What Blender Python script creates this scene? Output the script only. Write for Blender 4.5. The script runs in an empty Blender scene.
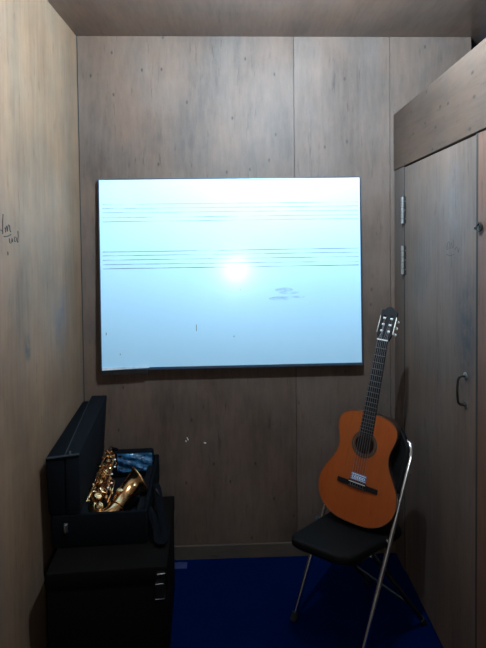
import bpy, bmesh, math, random
from mathutils import Vector, Matrix, Euler
random.seed(7)
S = bpy.context.scene
C = S.collection

# ------------------------------------------------------------------ camera
cam_data = bpy.data.cameras.new('camera')
cam = bpy.data.objects.new('camera', cam_data); C.objects.link(cam)
cam_data.sensor_fit = 'VERTICAL'
cam_data.sensor_height = 36.0
cam_data.lens = 500.0 / 648.0 * 36.0
cam_data.shift_y = -68.4 / 648.0
cam_data.clip_start = 0.02
RT = Vector((0.99993652, 0.00196691, -0.01109478))
DN = Vector((-0.01103076, -0.0300191, -0.99948846))
FW = Vector((-0.00229896, 0.99954739, -0.0299955))
cm = Matrix.Identity(4)
for i in range(3):
    cm[i][0] = RT[i]; cm[i][1] = -DN[i]; cm[i][2] = -FW[i]
cm.translation = (0, 0, 1.57)
cam.matrix_world = cm
S.camera = cam

# ------------------------------------------------------------------ world, lights, exposure
w = bpy.data.worlds.new('world'); S.world = w; w.use_nodes = True
bg = w.node_tree.nodes['Background']
bg.inputs[0].default_value = (0.55, 0.7, 1.0, 1); bg.inputs[1].default_value = 0.02
LAMP_POWER = 7000.0                       # emission of the ceiling bulb
LAMP_COLOR = (0.62, 0.88, 1.12)
tl = bpy.data.lights.new('phone_torch', 'POINT'); tl.energy = 11.0; tl.shadow_soft_size = 0.012
tl.color = (0.9, 0.96, 1.0)
to = bpy.data.objects.new('phone_torch', tl); C.objects.link(to); to.location = (0.10, -0.06, 1.415)
S.view_settings.view_transform = 'Standard'
S.view_settings.look = 'None'
S.view_settings.gamma = 1.0
S.view_settings.exposure = 0.0
S.view_settings.use_curve_mapping = False

# ------------------------------------------------------------------ materials
def new_mat(name):
    m = bpy.data.materials.new(name); m.use_nodes = True
    nt = m.node_tree
    b = nt.nodes['Principled BSDF']
    return m, nt, b

def N(nt, typ, **kw):
    n = nt.nodes.new(typ)
    for k, v in kw.items(): setattr(n, k, v)
    return n

def ramp(nt, fac, stops):
    r = N(nt, 'ShaderNodeValToRGB')
    el = r.color_ramp.elements
    while len(el) < len(stops): el.new(0.5)
    for e, (p, c) in zip(el, stops):
        e.position = p; e.color = (*c, 1) if len(c) == 3 else c
    nt.links.new(fac, r.inputs[0])
    return r.outputs[0]

def mix(nt, fac, a, b, mode='MIX'):
    n = N(nt, 'ShaderNodeMix', data_type='RGBA', blend_type=mode)
    for sock, v in ((n.inputs[0], fac), (n.inputs[6], a), (n.inputs[7], b)):
        if hasattr(v, 'is_linked'): nt.links.new(v, sock)
        elif isinstance(v, (int, float)): sock.default_value = v
        else: sock.default_value = (*v, 1)
    return n.outputs[2]

def math_n(nt, op, a, b=None, clamp=False):
    n = N(nt, 'ShaderNodeMath', operation=op); n.use_clamp = clamp
    for i, v in enumerate((a, b)):
        if v is None: continue
        if hasattr(v, 'is_linked'): nt.links.new(v, n.inputs[i])
        else: n.inputs[i].default_value = v
    return n.outputs[0]

def coords(nt, scale=(1, 1, 1), loc=(0, 0, 0)):
    t = N(nt, 'ShaderNodeTexCoord')
    mp = N(nt, 'ShaderNodeMapping')
    mp.inputs['Scale'].default_value = scale
    mp.inputs['Location'].default_value = loc
    nt.links.new(t.outputs['Object'], mp.inputs['Vector'])
    return mp.outputs[0]

def noise(nt, vec, scale, detail=4, rough=0.55):
    n = N(nt, 'ShaderNodeTexNoise')
    n.inputs['Scale'].default_value = scale
    n.inputs['Detail'].default_value = detail
    n.inputs['Roughness'].default_value = rough
    nt.links.new(vec, n.inputs['Vector'])
    return n.outputs[0]

def bump(nt, b, h, strength=0.2, dist=0.002):
    n = N(nt, 'ShaderNodeBump')
    n.inputs['Strength'].default_value = strength
    n.inputs['Distance'].default_value = dist
    nt.links.new(h, n.inputs['Height'])
    nt.links.new(n.outputs[0], b.inputs['Normal'])

def plywood(name, light, dark, stretch, rough=0.6, seed=0.0, knots=None, stains=(), grain=0.5, spec=0.3):
    """plywood veneer; stretch = scale vector (small along the grain)"""
    m, nt, b = new_mat(name)
    v = coords(nt, stretch, (seed, seed * 1.7, seed * 0.6))
    big = noise(nt, v, 1.6, 3)
    fine = noise(nt, v, 14, 6, 0.65)
    v3 = coords(nt, (1, 1, 1), (seed, 0, seed))
    blot = noise(nt, v3, 3.2, 4, 0.6)
    speck = noise(nt, v3, 240, 2, 0.5)
    f = math_n(nt, 'ADD', math_n(nt, 'MULTIPLY', big, 0.55), math_n(nt, 'MULTIPLY', fine, grain))
    f = math_n(nt, 'ADD', f, math_n(nt, 'MULTIPLY', blot, 0.55))
    f = math_n(nt, 'ADD', f, math_n(nt, 'MULTIPLY', speck, 0.12))
    col = ramp(nt, math_n(nt, 'MULTIPLY', f, 0.60), [(0.28, dark), (0.66, light)])
    hv_ = noise(nt, coords(nt, (1.6, 1.6, 0.9), (seed * 2, seed, 1)), 2.6, 5, 0.65)
    hue = ramp(nt, hv_, [(0.36, (0.95, 1.0, 1.05)), (0.64, (1.07, 0.98, 0.91))])
    col = mix(nt, 1.0, col, hue, 'MULTIPLY')
    dash = noise(nt, coords(nt, tuple(8.0 if q > 1.5 else 1.0 for q in stretch), (seed, 2, 5)), 7, 3, 0.7)
    dk = ramp(nt, dash, [(0.60, (1, 1, 1)), (0.74, (0.62, 0.60, 0.58))])
    col = mix(nt, 1.0, col, dk, 'MULTIPLY')
    if knots:
        kv = coords(nt, knots[0], (seed + 3.1, 0.4, 1.3))
        sp_ = N(nt, 'ShaderNodeSeparateXYZ'); nt.links.new(kv, sp_.inputs[0])
        cb = N(nt, 'ShaderNodeCombineXYZ')
        nt.links.new(math_n(nt, 'ADD', sp_.outputs[0], sp_.outputs[1]), cb.inputs[0]); nt.links.new(sp_.outputs[2], cb.inputs[1])
        vo = N(nt, 'ShaderNodeTexVoronoi', voronoi_dimensions='2D'); vo.inputs['Scale'].default_value = knots[1]
        nt.links.new(cb.outputs[0], vo.inputs['Vector'])
        mr = N(nt, 'ShaderNodeMapRange'); mr.inputs[1].default_value = 0.015; mr.inputs[2].default_value = knots[3] if len(knots) > 3 else 0.06
        mr.inputs[3].default_value = knots[2]; mr.inputs[4].default_value = 0.0
        nt.links.new(vo.outputs['Distance'], mr.inputs[0])
        sc_ = N(nt, 'ShaderNodeSeparateColor'); nt.links.new(vo.outputs['Color'], sc_.inputs[0])
        pick = math_n(nt, 'MULTIPLY', mr.outputs[0], math_n(nt, 'GREATER_THAN', sc_.outputs[0], knots[4] if len(knots) > 4 else 0.6))
        col = mix(nt, pick, col, tuple(c * 0.35 for c in dark))
    for (c, r, colr, st) in stains:                     # dirt patches with a shape of their own
        sv = coords(nt, tuple(1.0 / q for q in r), tuple(-p / q for p, q in zip(c, r)))
        ln = N(nt, 'ShaderNodeVectorMath', operation='LENGTH'); nt.links.new(sv, ln.inputs[0])
        mr = N(nt, 'ShaderNodeMapRange'); mr.interpolation_type = 'SMOOTHSTEP'
        mr.inputs[1].default_value = 0.2; mr.inputs[2].default_value = 1.0
        mr.inputs[3].default_value = st; mr.inputs[4].default_value = 0.0
        nt.links.new(ln.outputs['Value'], mr.inputs[0])
        nn = noise(nt, v3, 26, 5, 0.7)
        nm = ramp(nt, nn, [(0.38, (0.15, 0.15, 0.15)), (0.6, (1, 1, 1))])
        fac = math_n(nt, 'MULTIPLY', mr.outputs[0], nm)
        col = mix(nt, fac, col, colr)
    nt.links.new(col, b.inputs['Base Color'])
    b.inputs['Roughness'].default_value = rough
    b.inputs['Specular IOR Level'].default_value = spec
    bump(nt, b, fine, 0.15, 0.001)
    return m

def plain(name, col, rough=0.5, metal=0.0, var=0.15, scale=30, bumps=0.0, spec=0.5, coat=0.0):
    m, nt, b = new_mat(name)
    v = coords(nt)
    n = noise(nt, v, scale, 4)
    lo = tuple(c * (1 - var) for c in col); hi = tuple(min(1, c * (1 + var)) for c in col)
    nt.links.new(ramp(nt, n, [(0.3, lo), (0.7, hi)]), b.inputs['Base Color'])
    b.inputs['Roughness'].default_value = rough
    b.inputs['Metallic'].default_value = metal
    b.inputs['Specular IOR Level'].default_value = spec
    b.inputs['Coat Weight'].default_value = coat
    if bumps: bump(nt, b, n, bumps, 0.002)
    return m

PL_L = (0.136, 0.086, 0.060); PL_D = (0.034, 0.022, 0.016)
M = {}
M['ply_back'] = plywood('ply_back', PL_L, PL_D, (3, 3, 0.55), seed=1.0, knots=((1, 1, 0.55), 9.0, 0.75))
M['ply_back2'] = plywood('ply_back2', (0.136, 0.091, 0.068), (0.040, 0.027, 0.0205), (3, 3, 0.5), seed=5.0, knots=((1, 1, 0.55), 8.0, 0.6))
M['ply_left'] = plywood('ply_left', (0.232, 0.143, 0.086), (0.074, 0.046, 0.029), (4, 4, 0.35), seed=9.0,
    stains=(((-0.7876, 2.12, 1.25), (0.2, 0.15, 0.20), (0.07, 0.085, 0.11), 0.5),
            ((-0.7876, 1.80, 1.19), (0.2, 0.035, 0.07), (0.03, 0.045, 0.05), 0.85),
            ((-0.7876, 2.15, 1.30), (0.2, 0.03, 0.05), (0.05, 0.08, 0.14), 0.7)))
M['ply_ceil'] = plywood('ply_ceil', (0.180, 0.114, 0.083), (0.046, 0.030, 0.022), (4, 0.6, 4), seed=3.0, rough=0.30, grain=0.65, spec=0.6)
M['ply_door'] = plywood('ply_door', (0.165, 0.112, 0.084), (0.045, 0.032, 0.025), (5, 5, 0.35), seed=13.0,
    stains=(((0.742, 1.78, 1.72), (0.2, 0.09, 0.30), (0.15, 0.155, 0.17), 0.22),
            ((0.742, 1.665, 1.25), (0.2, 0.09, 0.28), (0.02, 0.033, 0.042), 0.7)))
M['lintel'] = plywood('lintel', (0.080, 0.049, 0.033), (0.023, 0.014, 0.010), (6, 0.6, 6), seed=17.0, knots=((1, 0.6, 1), 12.0, 0.9, 0.10, 0.3))
M['jamb'] = plywood('jamb', (0.12, 0.088, 0.07), (0.058, 0.043, 0.035), (6, 6, 0.5), seed=19.0)
M['jamb_near'] = plywood('jamb_near', (0.15, 0.077, 0.050), (0.075, 0.038, 0.025), (6, 6, 0.5), seed=23.0)
M['base'] = plywood('base', (0.11, 0.08, 0.055), (0.05, 0.036, 0.026), (0.6, 3, 6), seed=29.0)
M['seam'] = plain('seam', (0.02, 0.017, 0.014), 0.9)  # dark joints, and the painted shade of the door gap strips
M['dark_void'] = plain('dark_void', (0.01, 0.018, 0.03), 0.9)
M['plaster'] = plain('plaster', (0.25, 0.22, 0.19), 0.8)
M['ink'] = plain('ink', (0.015, 0.014, 0.016), 0.7)
M['fleck'] = plain('fleck', (0.75, 0.75, 0.7), 0.6)
M['chrome'] = plain('chrome', (0.92, 0.94, 0.98), 0.17, 1.0, 0.03)
M['steel'] = plain('steel', (0.50, 0.50, 0.48), 0.3, 1.0, 0.15, 80)
M['rusty'] = plain('rusty', (0.42, 0.37, 0.30), 0.35, 1.0, 0.3, 90)
M['dark_metal'] = plain('dark_metal', (0.10, 0.10, 0.10), 0.35, 1.0, 0.2)
M['handle_metal'] = plain('handle_metal', (0.05, 0.047, 0.043), 0.4, 1.0, 0.2)
M['vinyl'] = plain('vinyl', (0.004, 0.0037, 0.0037), 0.65, 0, 0.2, 160, 0.15, 0.15)
M['rubber'] = plain('rubber', (0.01, 0.01, 0.01), 0.7)
M['case_cloth'] = plain('case_cloth', (0.003, 0.0038, 0.005), 0.9, 0, 0.3, 220, 0.3, 0.08)
M['case_lining'] = plain('case_lining', (0.005, 0.006, 0.008), 0.95, 0, 0.3, 120, 0.3, 0.1)
M['case_trim'] = plain('case_trim', (0.018, 0.024, 0.03), 0.5, 0, 0.2, 90, 0.1, 0.4)
M['webbing'] = plain('webbing', (0.004, 0.0045, 0.006), 0.9, 0, 0.3, 260, 0.3, 0.05)
M['chest'] = plywood('chest', (0.006, 0.0045, 0.0035), (0.0025, 0.002, 0.0016), (0.8, 4, 6), rough=0.8, seed=31.0, spec=0.06)
M['brass'] = plain('brass', (0.90, 0.56, 0.27), 0.14, 1.0, 0.08, 20)
M['brass_dark'] = plain('brass_dark', (0.42, 0.24, 0.12), 0.2, 1.0, 0.2, 40)
M['pearl'] = plain('pearl', (0.85, 0.80, 0.72), 0.2)
M['wh_frame'] = plain('wh_frame', (0.03, 0.05, 0.075), 0.4)
M['wh_strip'] = plain('wh_strip', (0.62, 0.68, 0.72), 0.4)
M['blue_cloth'] = plain('blue_cloth', (0.02, 0.03, 0.11), 0.9, 0, 0.2, 60, 0.3)
M['rosewood'] = plywood('rosewood', (0.055, 0.026, 0.016), (0.02, 0.010, 0.007), (12, 12, 1.2), rough=0.4, seed=41.0)
M['ebony'] = plain('ebony', (0.007, 0.0065, 0.007), 0.6, 0, 0.2, 40, 0.0, 0.12)
M['neck_wood'] = plywood('neck_wood', (0.14, 0.06, 0.03), (0.07, 0.03, 0.016), (12, 12, 1.2), rough=0.35, seed=43.0)
M['spruce'] = plywood('spruce', (0.31, 0.066, 0.011), (0.205, 0.040, 0.007), (30, 30, 1.2), rough=0.36, seed=47.0)
M['rosette_wood'] = plain('rosette_wood', (0.035, 0.018, 0.012), 0.5, 0, 0.3, 200)
M['bone'] = plain('bone', (0.75, 0.74, 0.70), 0.4)
M['nylon'] = plain('nylon', (0.16, 0.15, 0.15), 0.4)
M['fret_metal'] = plain('fret_metal', (0.22, 0.21, 0.19), 0.4, 1.0, 0.1)
M['label_blue'] = plain('label_blue', (0.05, 0.17, 0.42), 0.4)
M['label_white'] = plain('label_white', (0.72, 0.78, 0.85), 0.5)
M['dark_wood_in'] = plain('dark_wood_in', (0.05, 0.03, 0.02), 0.8)

def whiteboard_mat():
    m, nt, b = new_mat('whiteboard')
    v = coords(nt)
    n = noise(nt, v, 3.0, 4); n2 = noise(nt, v, 30, 4, 0.7)
    c = ramp(nt, math_n(nt, 'ADD', math_n(nt, 'MULTIPLY', n, 0.8), math_n(nt, 'MULTIPLY', n2, 0.2)),
             [(0.3, (0.51, 0.79, 0.95)), (0.7, (0.55, 0.82, 0.97))])
    nt.links.new(c, b.inputs['Base Color'])
    b.inputs['Roughness'].default_value = 0.36
    b.inputs['Specular IOR Level'].default_value = 0.3
    b.inputs['Coat Weight'].default_value = 1.0
    b.inputs['Coat Roughness'].default_value = 0.19
    b.inputs['Coat IOR'].default_value = 1.9
    return m
M['board'] = whiteboard_mat()

def ink_faded(name, col, lo, hi, scale, vecscale=(1, 1, 1)):
    m, nt, b = new_mat(name)
    v = coords(nt, vecscale)
    n = noise(nt, v, scale, 4, 0.6)
    b.inputs['Base Color'].default_value = (*col, 1)
    b.inputs['Roughness'].default_value = 0.5
    mr = N(nt, 'ShaderNodeMapRange'); mr.inputs[1].default_value = 0.35; mr.inputs[2].default_value = 0.68
    mr.inputs[3].default_value = lo; mr.inputs[4].default_value = hi
    nt.links.new(n, mr.inputs[0]); nt.links.new(mr.outputs[0], b.inputs['Alpha'])
    return m
M['staff_ink'] = ink_faded('staff_ink', (0.26, 0.24, 0.24), 0.0, 0.5, 5.0, (1, 1, 12))
M['smudge_ink'] = ink_faded('smudge_ink', (0.25, 0.3, 0.4), 0.0, 0.15, 30.0, (1, 1, 3))

def carpet_mat():
    m, nt, b = new_mat('carpet')
    v = coords(nt)
    n = noise(nt, v, 160, 5, 0.7); n2 = noise(nt, v, 5, 3)
    c = ramp(nt, math_n(nt, 'ADD', math_n(nt, 'MULTIPLY', n, 0.6), math_n(nt, 'MULTIPLY', n2, 0.4)),
             [(0.3, (0.0002, 0.0045, 0.034)), (0.7, (0.0003, 0.009, 0.062))])
    nt.links.new(c, b.inputs['Base Color'])
    b.inputs['Roughness'].default_value = 1.0; b.inputs['Specular IOR Level'].default_value = 0.0
    bump(nt, b, n, 0.6, 0.004)
    return m
M['carpet'] = carpet_mat()

def plastic_sheet():
    m, nt, b = new_mat('blue_plastic')
    v = coords(nt)
    n = noise(nt, v, 24, 5, 0.7)
    nt.links.new(ramp(nt, n, [(0.4, (0.004, 0.025, 0.06)), (0.68, (0.05, 0.22, 0.42))]), b.inputs['Base Color'])
    b.inputs['Roughness'].default_value = 0.18
    b.inputs['Specular IOR Level'].default_value = 0.9
    b.inputs['Coat Weight'].default_value = 0.6
    bump(nt, b, n, 0.9, 0.012)
    return m
M['blue_plastic'] = plastic_sheet()

def bulb_mat():
    m, nt, b = new_mat('bulb_glow')
    b.inputs['Base Color'].default_value = (0.9, 0.9, 0.9, 1)
    b.inputs['Emission Color'].default_value = (*LAMP_COLOR, 1)
    b.inputs['Emission Strength'].default_value = LAMP_POWER
    return m
M['bulb'] = bulb_mat()

# ------------------------------------------------------------------ mesh helpers
class MB:
    def __init__(s): s.bm = bmesh.new()
    def box(s, lo, hi, bev=0.0, mat=None, mi=0, seg=2):
        t = bmesh.new()
        bmesh.ops.create_cube(t, size=1)
        for v in t.verts:
            v.co = Vector([lo[i] + (v.co[i] + 0.5) * (hi[i] - lo[i]) for i in range(3)])
        if bev:
            bmesh.ops.bevel(t, geom=t.edges[:], offset=bev, segments=seg, profile=0.5, affect='EDGES')
        if mat is not None:
            bmesh.ops.transform(t, matrix=mat, verts=t.verts)
        s.merge(t, mi); return s
    def hexa(s, bot, top, bev=0.0, mi=0):
        t = bmesh.new()
        b = [t.verts.new(p) for p in bot]; c = [t.verts.new(p) for p in top]
        n = len(b)
        t.faces.new(b[::-1]); t.faces.new(c)
        for i in range(n): t.faces.new((b[i], b[(i + 1) % n], c[(i + 1) % n], c[i]))
        bmesh.ops.recalc_face_normals(t, faces=t.faces)
        if bev: bmesh.ops.bevel(t, geom=t.edges[:], offset=bev, segments=2, profile=0.5, affect='EDGES')
        s.merge(t, mi); return s
    def merge(s, t, mi=0):
        me = bpy.data.meshes.new('tmp')
        for f in t.faces: f.material_index = mi
        t.to_mesh(me); t.free(); s.bm.from_mesh(me); bpy.data.meshes.remove(me)
    def tube(s, pts, rad, seg=10, caps=True, flat=1.0, mi=0):
        pts = [Vector(p) for p in pts]
        if isinstance(rad, (int, float)): rad = [rad] * len(pts)
        tang = []
        for i in range(len(pts)):
            a = pts[max(0, i - 1)]; b = pts[min(len(pts) - 1, i + 1)]
            tang.append((b - a).normalized())
        up = Vector((0, 0, 1)) if abs(tang[0].z) < 0.9 else Vector((0, 1, 0))
        nrm = (up - tang[0] * up.dot(tang[0])).normalized()
        t = bmesh.new(); rings = []
        for i, p in enumerate(pts):
            nrm = (nrm - tang[i] * nrm.dot(tang[i])).normalized()
            bi = tang[i].cross(nrm)
            rings.append([t.verts.new(p + (nrm * math.cos(2 * math.pi * k / seg) * flat + bi * math.sin(2 * math.pi * k / seg)) * rad[i]) for k in range(seg)])
        for a, b in zip(rings, rings[1:]):
            for k in range(seg): t.faces.new((a[k], a[(k + 1) % seg], b[(k + 1) % seg], b[k]))
        if caps:
            t.faces.new(rings[0][::-1]); t.faces.new(rings[-1])
        bmesh.ops.recalc_face_normals(t, faces=t.faces)
        s.merge(t, mi); return s
    def cyl(s, a, b, r, seg=16, r2=None): return s.tube([a, b], [r, r2 if r2 is not None else r], seg)
    def sphere(s, c, r, sc=(1, 1, 1), u=14, v=9):
        t = bmesh.new(); bmesh.ops.create_uvsphere(t, u_segments=u, v_segments=v, radius=r)
        for q in t.verts: q.co = Vector(c) + Vector((q.co.x * sc[0], q.co.y * sc[1], q.co.z * sc[2]))
        s.merge(t); return s
    def ring(s, c, axis, R, r, seg=28, sub=8):
        axis = Vector(axis).normalized(); c = Vector(c)
        x = axis.orthogonal().normalized(); y = axis.cross(x)
        t = bmesh.new(); rows = []
        for i in range(seg):
            a = 2 * math.pi * i / seg; d = x * math.cos(a) + y * math.sin(a)
            rows.append([t.verts.new(c + d * (R + r * math.cos(2 * math.pi * k / sub)) + axis * r * math.sin(2 * math.pi * k / sub)) for k in range(sub)])
        for i in range(seg):
            A = rows[i]; B = rows[(i + 1) % seg]
            for k in range(sub): t.faces.new((A[k], B[k], B[(k + 1) % sub], A[(k + 1) % sub]))
        bmesh.ops.recalc_face_normals(t, faces=t.faces)
        s.merge(t); return s
    def outline(s, pts, y0, y1, bev=0.0):
        """closed (x,z) outline extruded along y"""
        t = bmesh.new()
        a = [t.verts.new((p[0], y0, p[1])) for p in pts]; b = [t.verts.new((p[0], y1, p[1])) for p in pts]
        n = len(pts)
        t.faces.new(a); t.faces.new(b[::-1])
        for i in range(n): t.faces.new((a[i], b[i], b[(i + 1) % n], a[(i + 1) % n]))
        bmesh.ops.recalc_face_normals(t, faces=t.faces)
        if bev:
            ed = [e for e in t.edges if abs(e.verts[0].co.y - e.verts[1].co.y) < 1e-6]
            bmesh.ops.bevel(t, geom=ed, offset=bev, segments=2, profile=0.5, affect='EDGES')
        s.merge(t); return s
    def plate(s, pts, z0, z1, bev=0.0):
        """closed (x,y) outline extruded along z"""
        t = bmesh.new()
        a = [t.verts.new((p[0], p[1], z0)) for p in pts]; b = [t.verts.new((p[0], p[1], z1)) for p in pts]
        n = len(pts)
        t.faces.new(a[::-1]); t.faces.new(b)
        for i in range(n): t.faces.new((a[i], a[(i + 1) % n], b[(i + 1) % n], b[i]))
        bmesh.ops.recalc_face_normals(t, faces=t.faces)
        if bev:
            ed = [e for e in t.edges if abs(e.verts[0].co.z - e.verts[1].co.z) < 1e-6]
            bmesh.ops.bevel(t, geom=ed, offset=bev, segments=3, profile=0.5, affect='EDGES')
        s.merge(t); return s
    def build(s, name, mats, parent=None, smooth=True, off=None, angle=40):
        me = bpy.data.meshes.new(name)
        if off is not None:
            for v in s.bm.verts: v.co -= Vector(off)
        for f in s.bm.faces: f.smooth = smooth
        for e in s.bm.edges:
            if len(e.link_faces) == 2 and e.calc_face_angle(0) > math.radians(angle): e.smooth = False
        s.bm.to_mesh(me); s.bm.free()
        for m_ in (mats if isinstance(mats, (list, tuple)) else [mats]): me.materials.append(M[m_])
        o = bpy.data.objects.new(name, me); C.objects.link(o)
        if parent: o.parent = parent
        return o

def thing(name, label, cat, mat4, group=None):
    o = bpy.data.objects.new(name, None); C.objects.link(o)
    o.empty_display_size = 0.1
    o.matrix_world = mat4
    o['label'] = label; o['category'] = cat
    if group: o['group'] = group
    return o

def at(x, y, z, rz=0.0): return Matrix.Translation((x, y, z)) @ Matrix.Rotation(rz, 4, 'Z')
def structure(o, kind='structure'): o['kind'] = kind; return o

def smooth_path(pts, n=8):
    """Catmull-Rom through points (any dimension)"""
    out = []
    P = [pts[0]] + list(pts) + [pts[-1]]
    for i in range(1, len(P) - 2):
        p0, p1, p2, p3 = P[i - 1:i + 3]
        for k in range(n):
            t = k / n
            out.append(tuple(0.5 * (2 * b + (c - a) * t + (2 * a - 5 * b + 4 * c - d) * t * t + (3 * b - a - 3 * c + d) * t ** 3) for a, b, c, d in zip(p0, p1, p2, p3)))
    out.append(tuple(pts[-1])); return out

# ================================================================== SETTING
XL, XR, ZC = -0.7876, 0.7419, 2.5528
YN = -0.9                                        # near end of the room, behind the camera
def wy(x, off=0.0): return 2.44 + 0.037 * x - off  # back wall line
XO = 1.95                                        # far side of the space beyond the partition

structure(MB().box((XL - 0.1, YN - 0.1, -0.06), (XO + 0.1, 2.70, 0.0)).build('floor', 'carpet', smooth=False))
structure(MB().box((XL - 0.1, YN - 0.1, ZC), (XO + 0.1, 2.70, ZC + 0.05)).build('ceiling', 'ply_ceil', smooth=False))

def back_panel(mb, x0, x1, z0, z1, mi, th=0.02):
    bot = [(x0, wy(x0), z0), (x1, wy(x1), z0), (x1, wy(x1) + th, z0), (x0, wy(x0) + th, z0)]
    top = [(p[0], p[1], z1) for p in bot]
    mb.hexa(bot, top, 0.0, mi)
mb = MB()
back_panel(mb, XL - 0.05, 0.2485, 0, ZC, 0)
back_panel(mb, 0.2510, 0.7195, 0, ZC, 1)
back_panel(mb, 0.7220, 1.123, 0, ZC, 1)
def back_backing(mb):
    x0, x1 = XL - 0.05, 1.123
    bot = [(x0, wy(x0) + 0.021, 0), (x1, wy(x1) + 0.021, 0), (x1, wy(x1) + 0.05, 0), (x0, wy(x0) + 0.05, 0)]
    mb.hexa(bot, [(p[0], p[1], ZC) for p in bot], 0, 2)
back_backing(mb)
wall_back = structure(mb.build('wall_back', ['ply_back', 'ply_back2', 'seam'], smooth=False))
# little pale flecks of tape and paint stuck on the back wall
def fleck(x, z, w_, h, a):
    c, s_ = math.cos(a), math.sin(a)
    pts = [(-w_, -h), (w_, -h * 0.6), (w_ * 0.8, h), (-w_ * 0.5, h * 0.7)]
    P = [(x + p[0] * c - p[1] * s_, z + p[0] * s_ + p[1] * c) for p in pts]
    mb = MB(); mb.hexa([(q[0], wy(q[0]), q[1]) for q in P], [(q[0], wy(q[0], 0.0015), q[1]) for q in P])
    mb.build('paint_fleck', 'fleck', wall_back, smooth=False)
fleck(-0.203, 0.577, 0.006, 0.003, -0.4); fleck(-0.288, 0.600, 0.002, 0.010, 0.5)
fleck(-0.296, 0.588, 0.002, 0.005, 0.3)

mb = MB(); mb.box((XL - 0.02, YN, 0), (XL, wy(XL), ZC))
wall_left = structure(mb.build('wall_left', 'ply_left', smooth=False))
# dark joint strip where the left wall meets the back wall
x0, x1 = XL, XL + 0.004
MB().hexa([(x0, wy(x0) - 0.004, 0), (x1, wy(x1) - 0.004, 0), (x1, wy(x1), 0), (x0, wy(x0), 0)],
          [(x0, wy(x0) - 0.004, ZC), (x1, wy(x1) - 0.004, ZC), (x1, wy(x1), ZC), (x0, wy(x0), ZC)]).build('corner_joint', 'seam', wall_left, smooth=False)
# pencilled words and strokes on the left wall  (y, z) strokes
def strokes(parent, name, paths, x, r, into, mat='ink'):
    mb = MB()
    for p in paths:
        q = smooth_path(p, 5) if len(p) > 2 else p
        mb.tube([(x + into, a, b) for a, b in q], r, 5)
    return mb.build(name, mat, parent)
G = []
G += [[(1.637, 1.665), (1.634, 1.64), (1.632, 1.600)], [(1.612, 1.612), (1.625, 1.613), (1.632, 1.607)]]          # l / t
G += [[(1.648, 1.622), (1.652, 1.606)], [(1.650, 1.612), (1.660, 1.627), (1.664, 1.610), (1.672, 1.630), (1.680, 1.628), (1.683, 1.612), (1.690, 1.608)]]  # m
G += [[(1.640, 1.592), (1.665, 1.593), (1.690, 1.600)]]                                                           # underline
G += [[(1.676, 1.586), (1.680, 1.572), (1.692, 1.572), (1.696, 1.586), (1.700, 1.574)]]                           # u
G += [[(1.728, 1.590), (1.716, 1.590), (1.714, 1.577), (1.726, 1.577), (1.732, 1.588)], [(1.742, 1.612), (1.742, 1.59), (1.736, 1.574), (1.744, 1.576)]]  # d
G += [[(1.664, 1.542), (1.664, 1.530)]]
strokes(wall_left, 'handwriting', G, XL, 0.0016, 0.0004)

# room end behind the camera and the space beyond the partition
structure(MB().box((XL - 0.02, YN - 0.04, 0), (XO, YN, ZC)).build('wall_front', 'plaster', smooth=False))
structure(MB().box((XO, YN, 0), (XO + 0.04, 2.66, ZC)).build('wall_outer', 'dark_void', smooth=False))
structure(MB().box((1.10, 2.60, 0), (XO, 2.66, ZC)).build('wall_recess', 'dark_void', smooth=False))

# skirting board along the back wall
mb = MB()
for xa, xb in ((XL, XR),):
    bot = [(xa, wy(xa, 0.012), 0), (xb, wy(xb, 0.012), 0), (xb, wy(xb), 0), (xa, wy(xa), 0)]
    mb.hexa(bot, [(p[0], p[1], 0.068) for p in bot], 0.002)
structure(mb.build('baseboard_back', 'base', smooth=False))

# right-hand partition: far jamb, door, near jamb, wide lintel plank, panel towards the camera
ZD, ZT = 1.905, 2.176
wall_right = structure(MB().box((XR, YN, 0), (XR + 0.05, 1.30, ZT)).build('wall_right', 'ply_door', smooth=False))
structure(MB().box((XR, 2.322, 0), (XR + 0.05, wy(XR) - 0.001, ZD)).build('trim_1', 'jamb', smooth=False))
structure(MB().box((XR - 0.0015, 1.585, 0), (XR + 0.03, 1.597, ZD - 0.004)).build('latch_gap_shade', 'seam', smooth=False))   # solid dark strip painted in for the shade of the latch-side gap
structure(MB().box((XR - 0.001, 1.30, 0), (XR + 0.05, 1.585, ZD - 0.006)).build('trim_2', 'jamb_near', smooth=False))
structure(MB().box((XR - 0.004, 0.9, ZD), (XR + 0.045, wy(XR) - 0.001, ZT), 0.002).build('trim_3', 'lintel', smooth=False))
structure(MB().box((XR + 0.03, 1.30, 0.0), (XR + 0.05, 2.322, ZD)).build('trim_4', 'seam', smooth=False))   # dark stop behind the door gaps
structure(MB().box((XR + 0.0008, 2.309, 0.0), (XR + 0.03, 2.3218, ZD - 0.001)).build('hinge_gap_shade', 'seam', smooth=False))   # filler strip, its dark colour stands in for shade in the hinge gap
dy0, dy1 = 1.5975, 2.3085
door = structure(MB().box((XR, dy0, 0.012), (XR + 0.028, dy1, ZD - 0.007), 0.0015).build('door_1', 'ply_door', smooth=False))
def hinge(z0, z1):
    n = 5; h = (z1 - z0) / n
    mb = MB()
    for k in range(n): mb.cyl((XR - 0.006, 2.3185, z0 + k * h + 0.0012), (XR - 0.006, 2.3185, z0 + (k + 1) * h - 0.0012), 0.0085, 12)
    hg = mb.build('hinge', 'steel', door)
    m2 = MB()
    m2.box((XR - 0.0022, 2.290, z0), (XR - 0.0002, 2.309, z1)); m2.box((XR - 0.0022, 2.325, z0), (XR - 0.0002, 2.345, z1))
    m2.build('hinge_leaf', 'handle_metal', hg, smooth=False)
    m3 = MB()
    for k in (0.18, 0.5, 0.82): m3.sphere((XR - 0.002, 2.296, z0 + k * (z1 - z0)), 0.004, (0.5, 1, 1), 8, 6)
    m3.build('hinge_screw', 'steel', hg)
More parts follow.
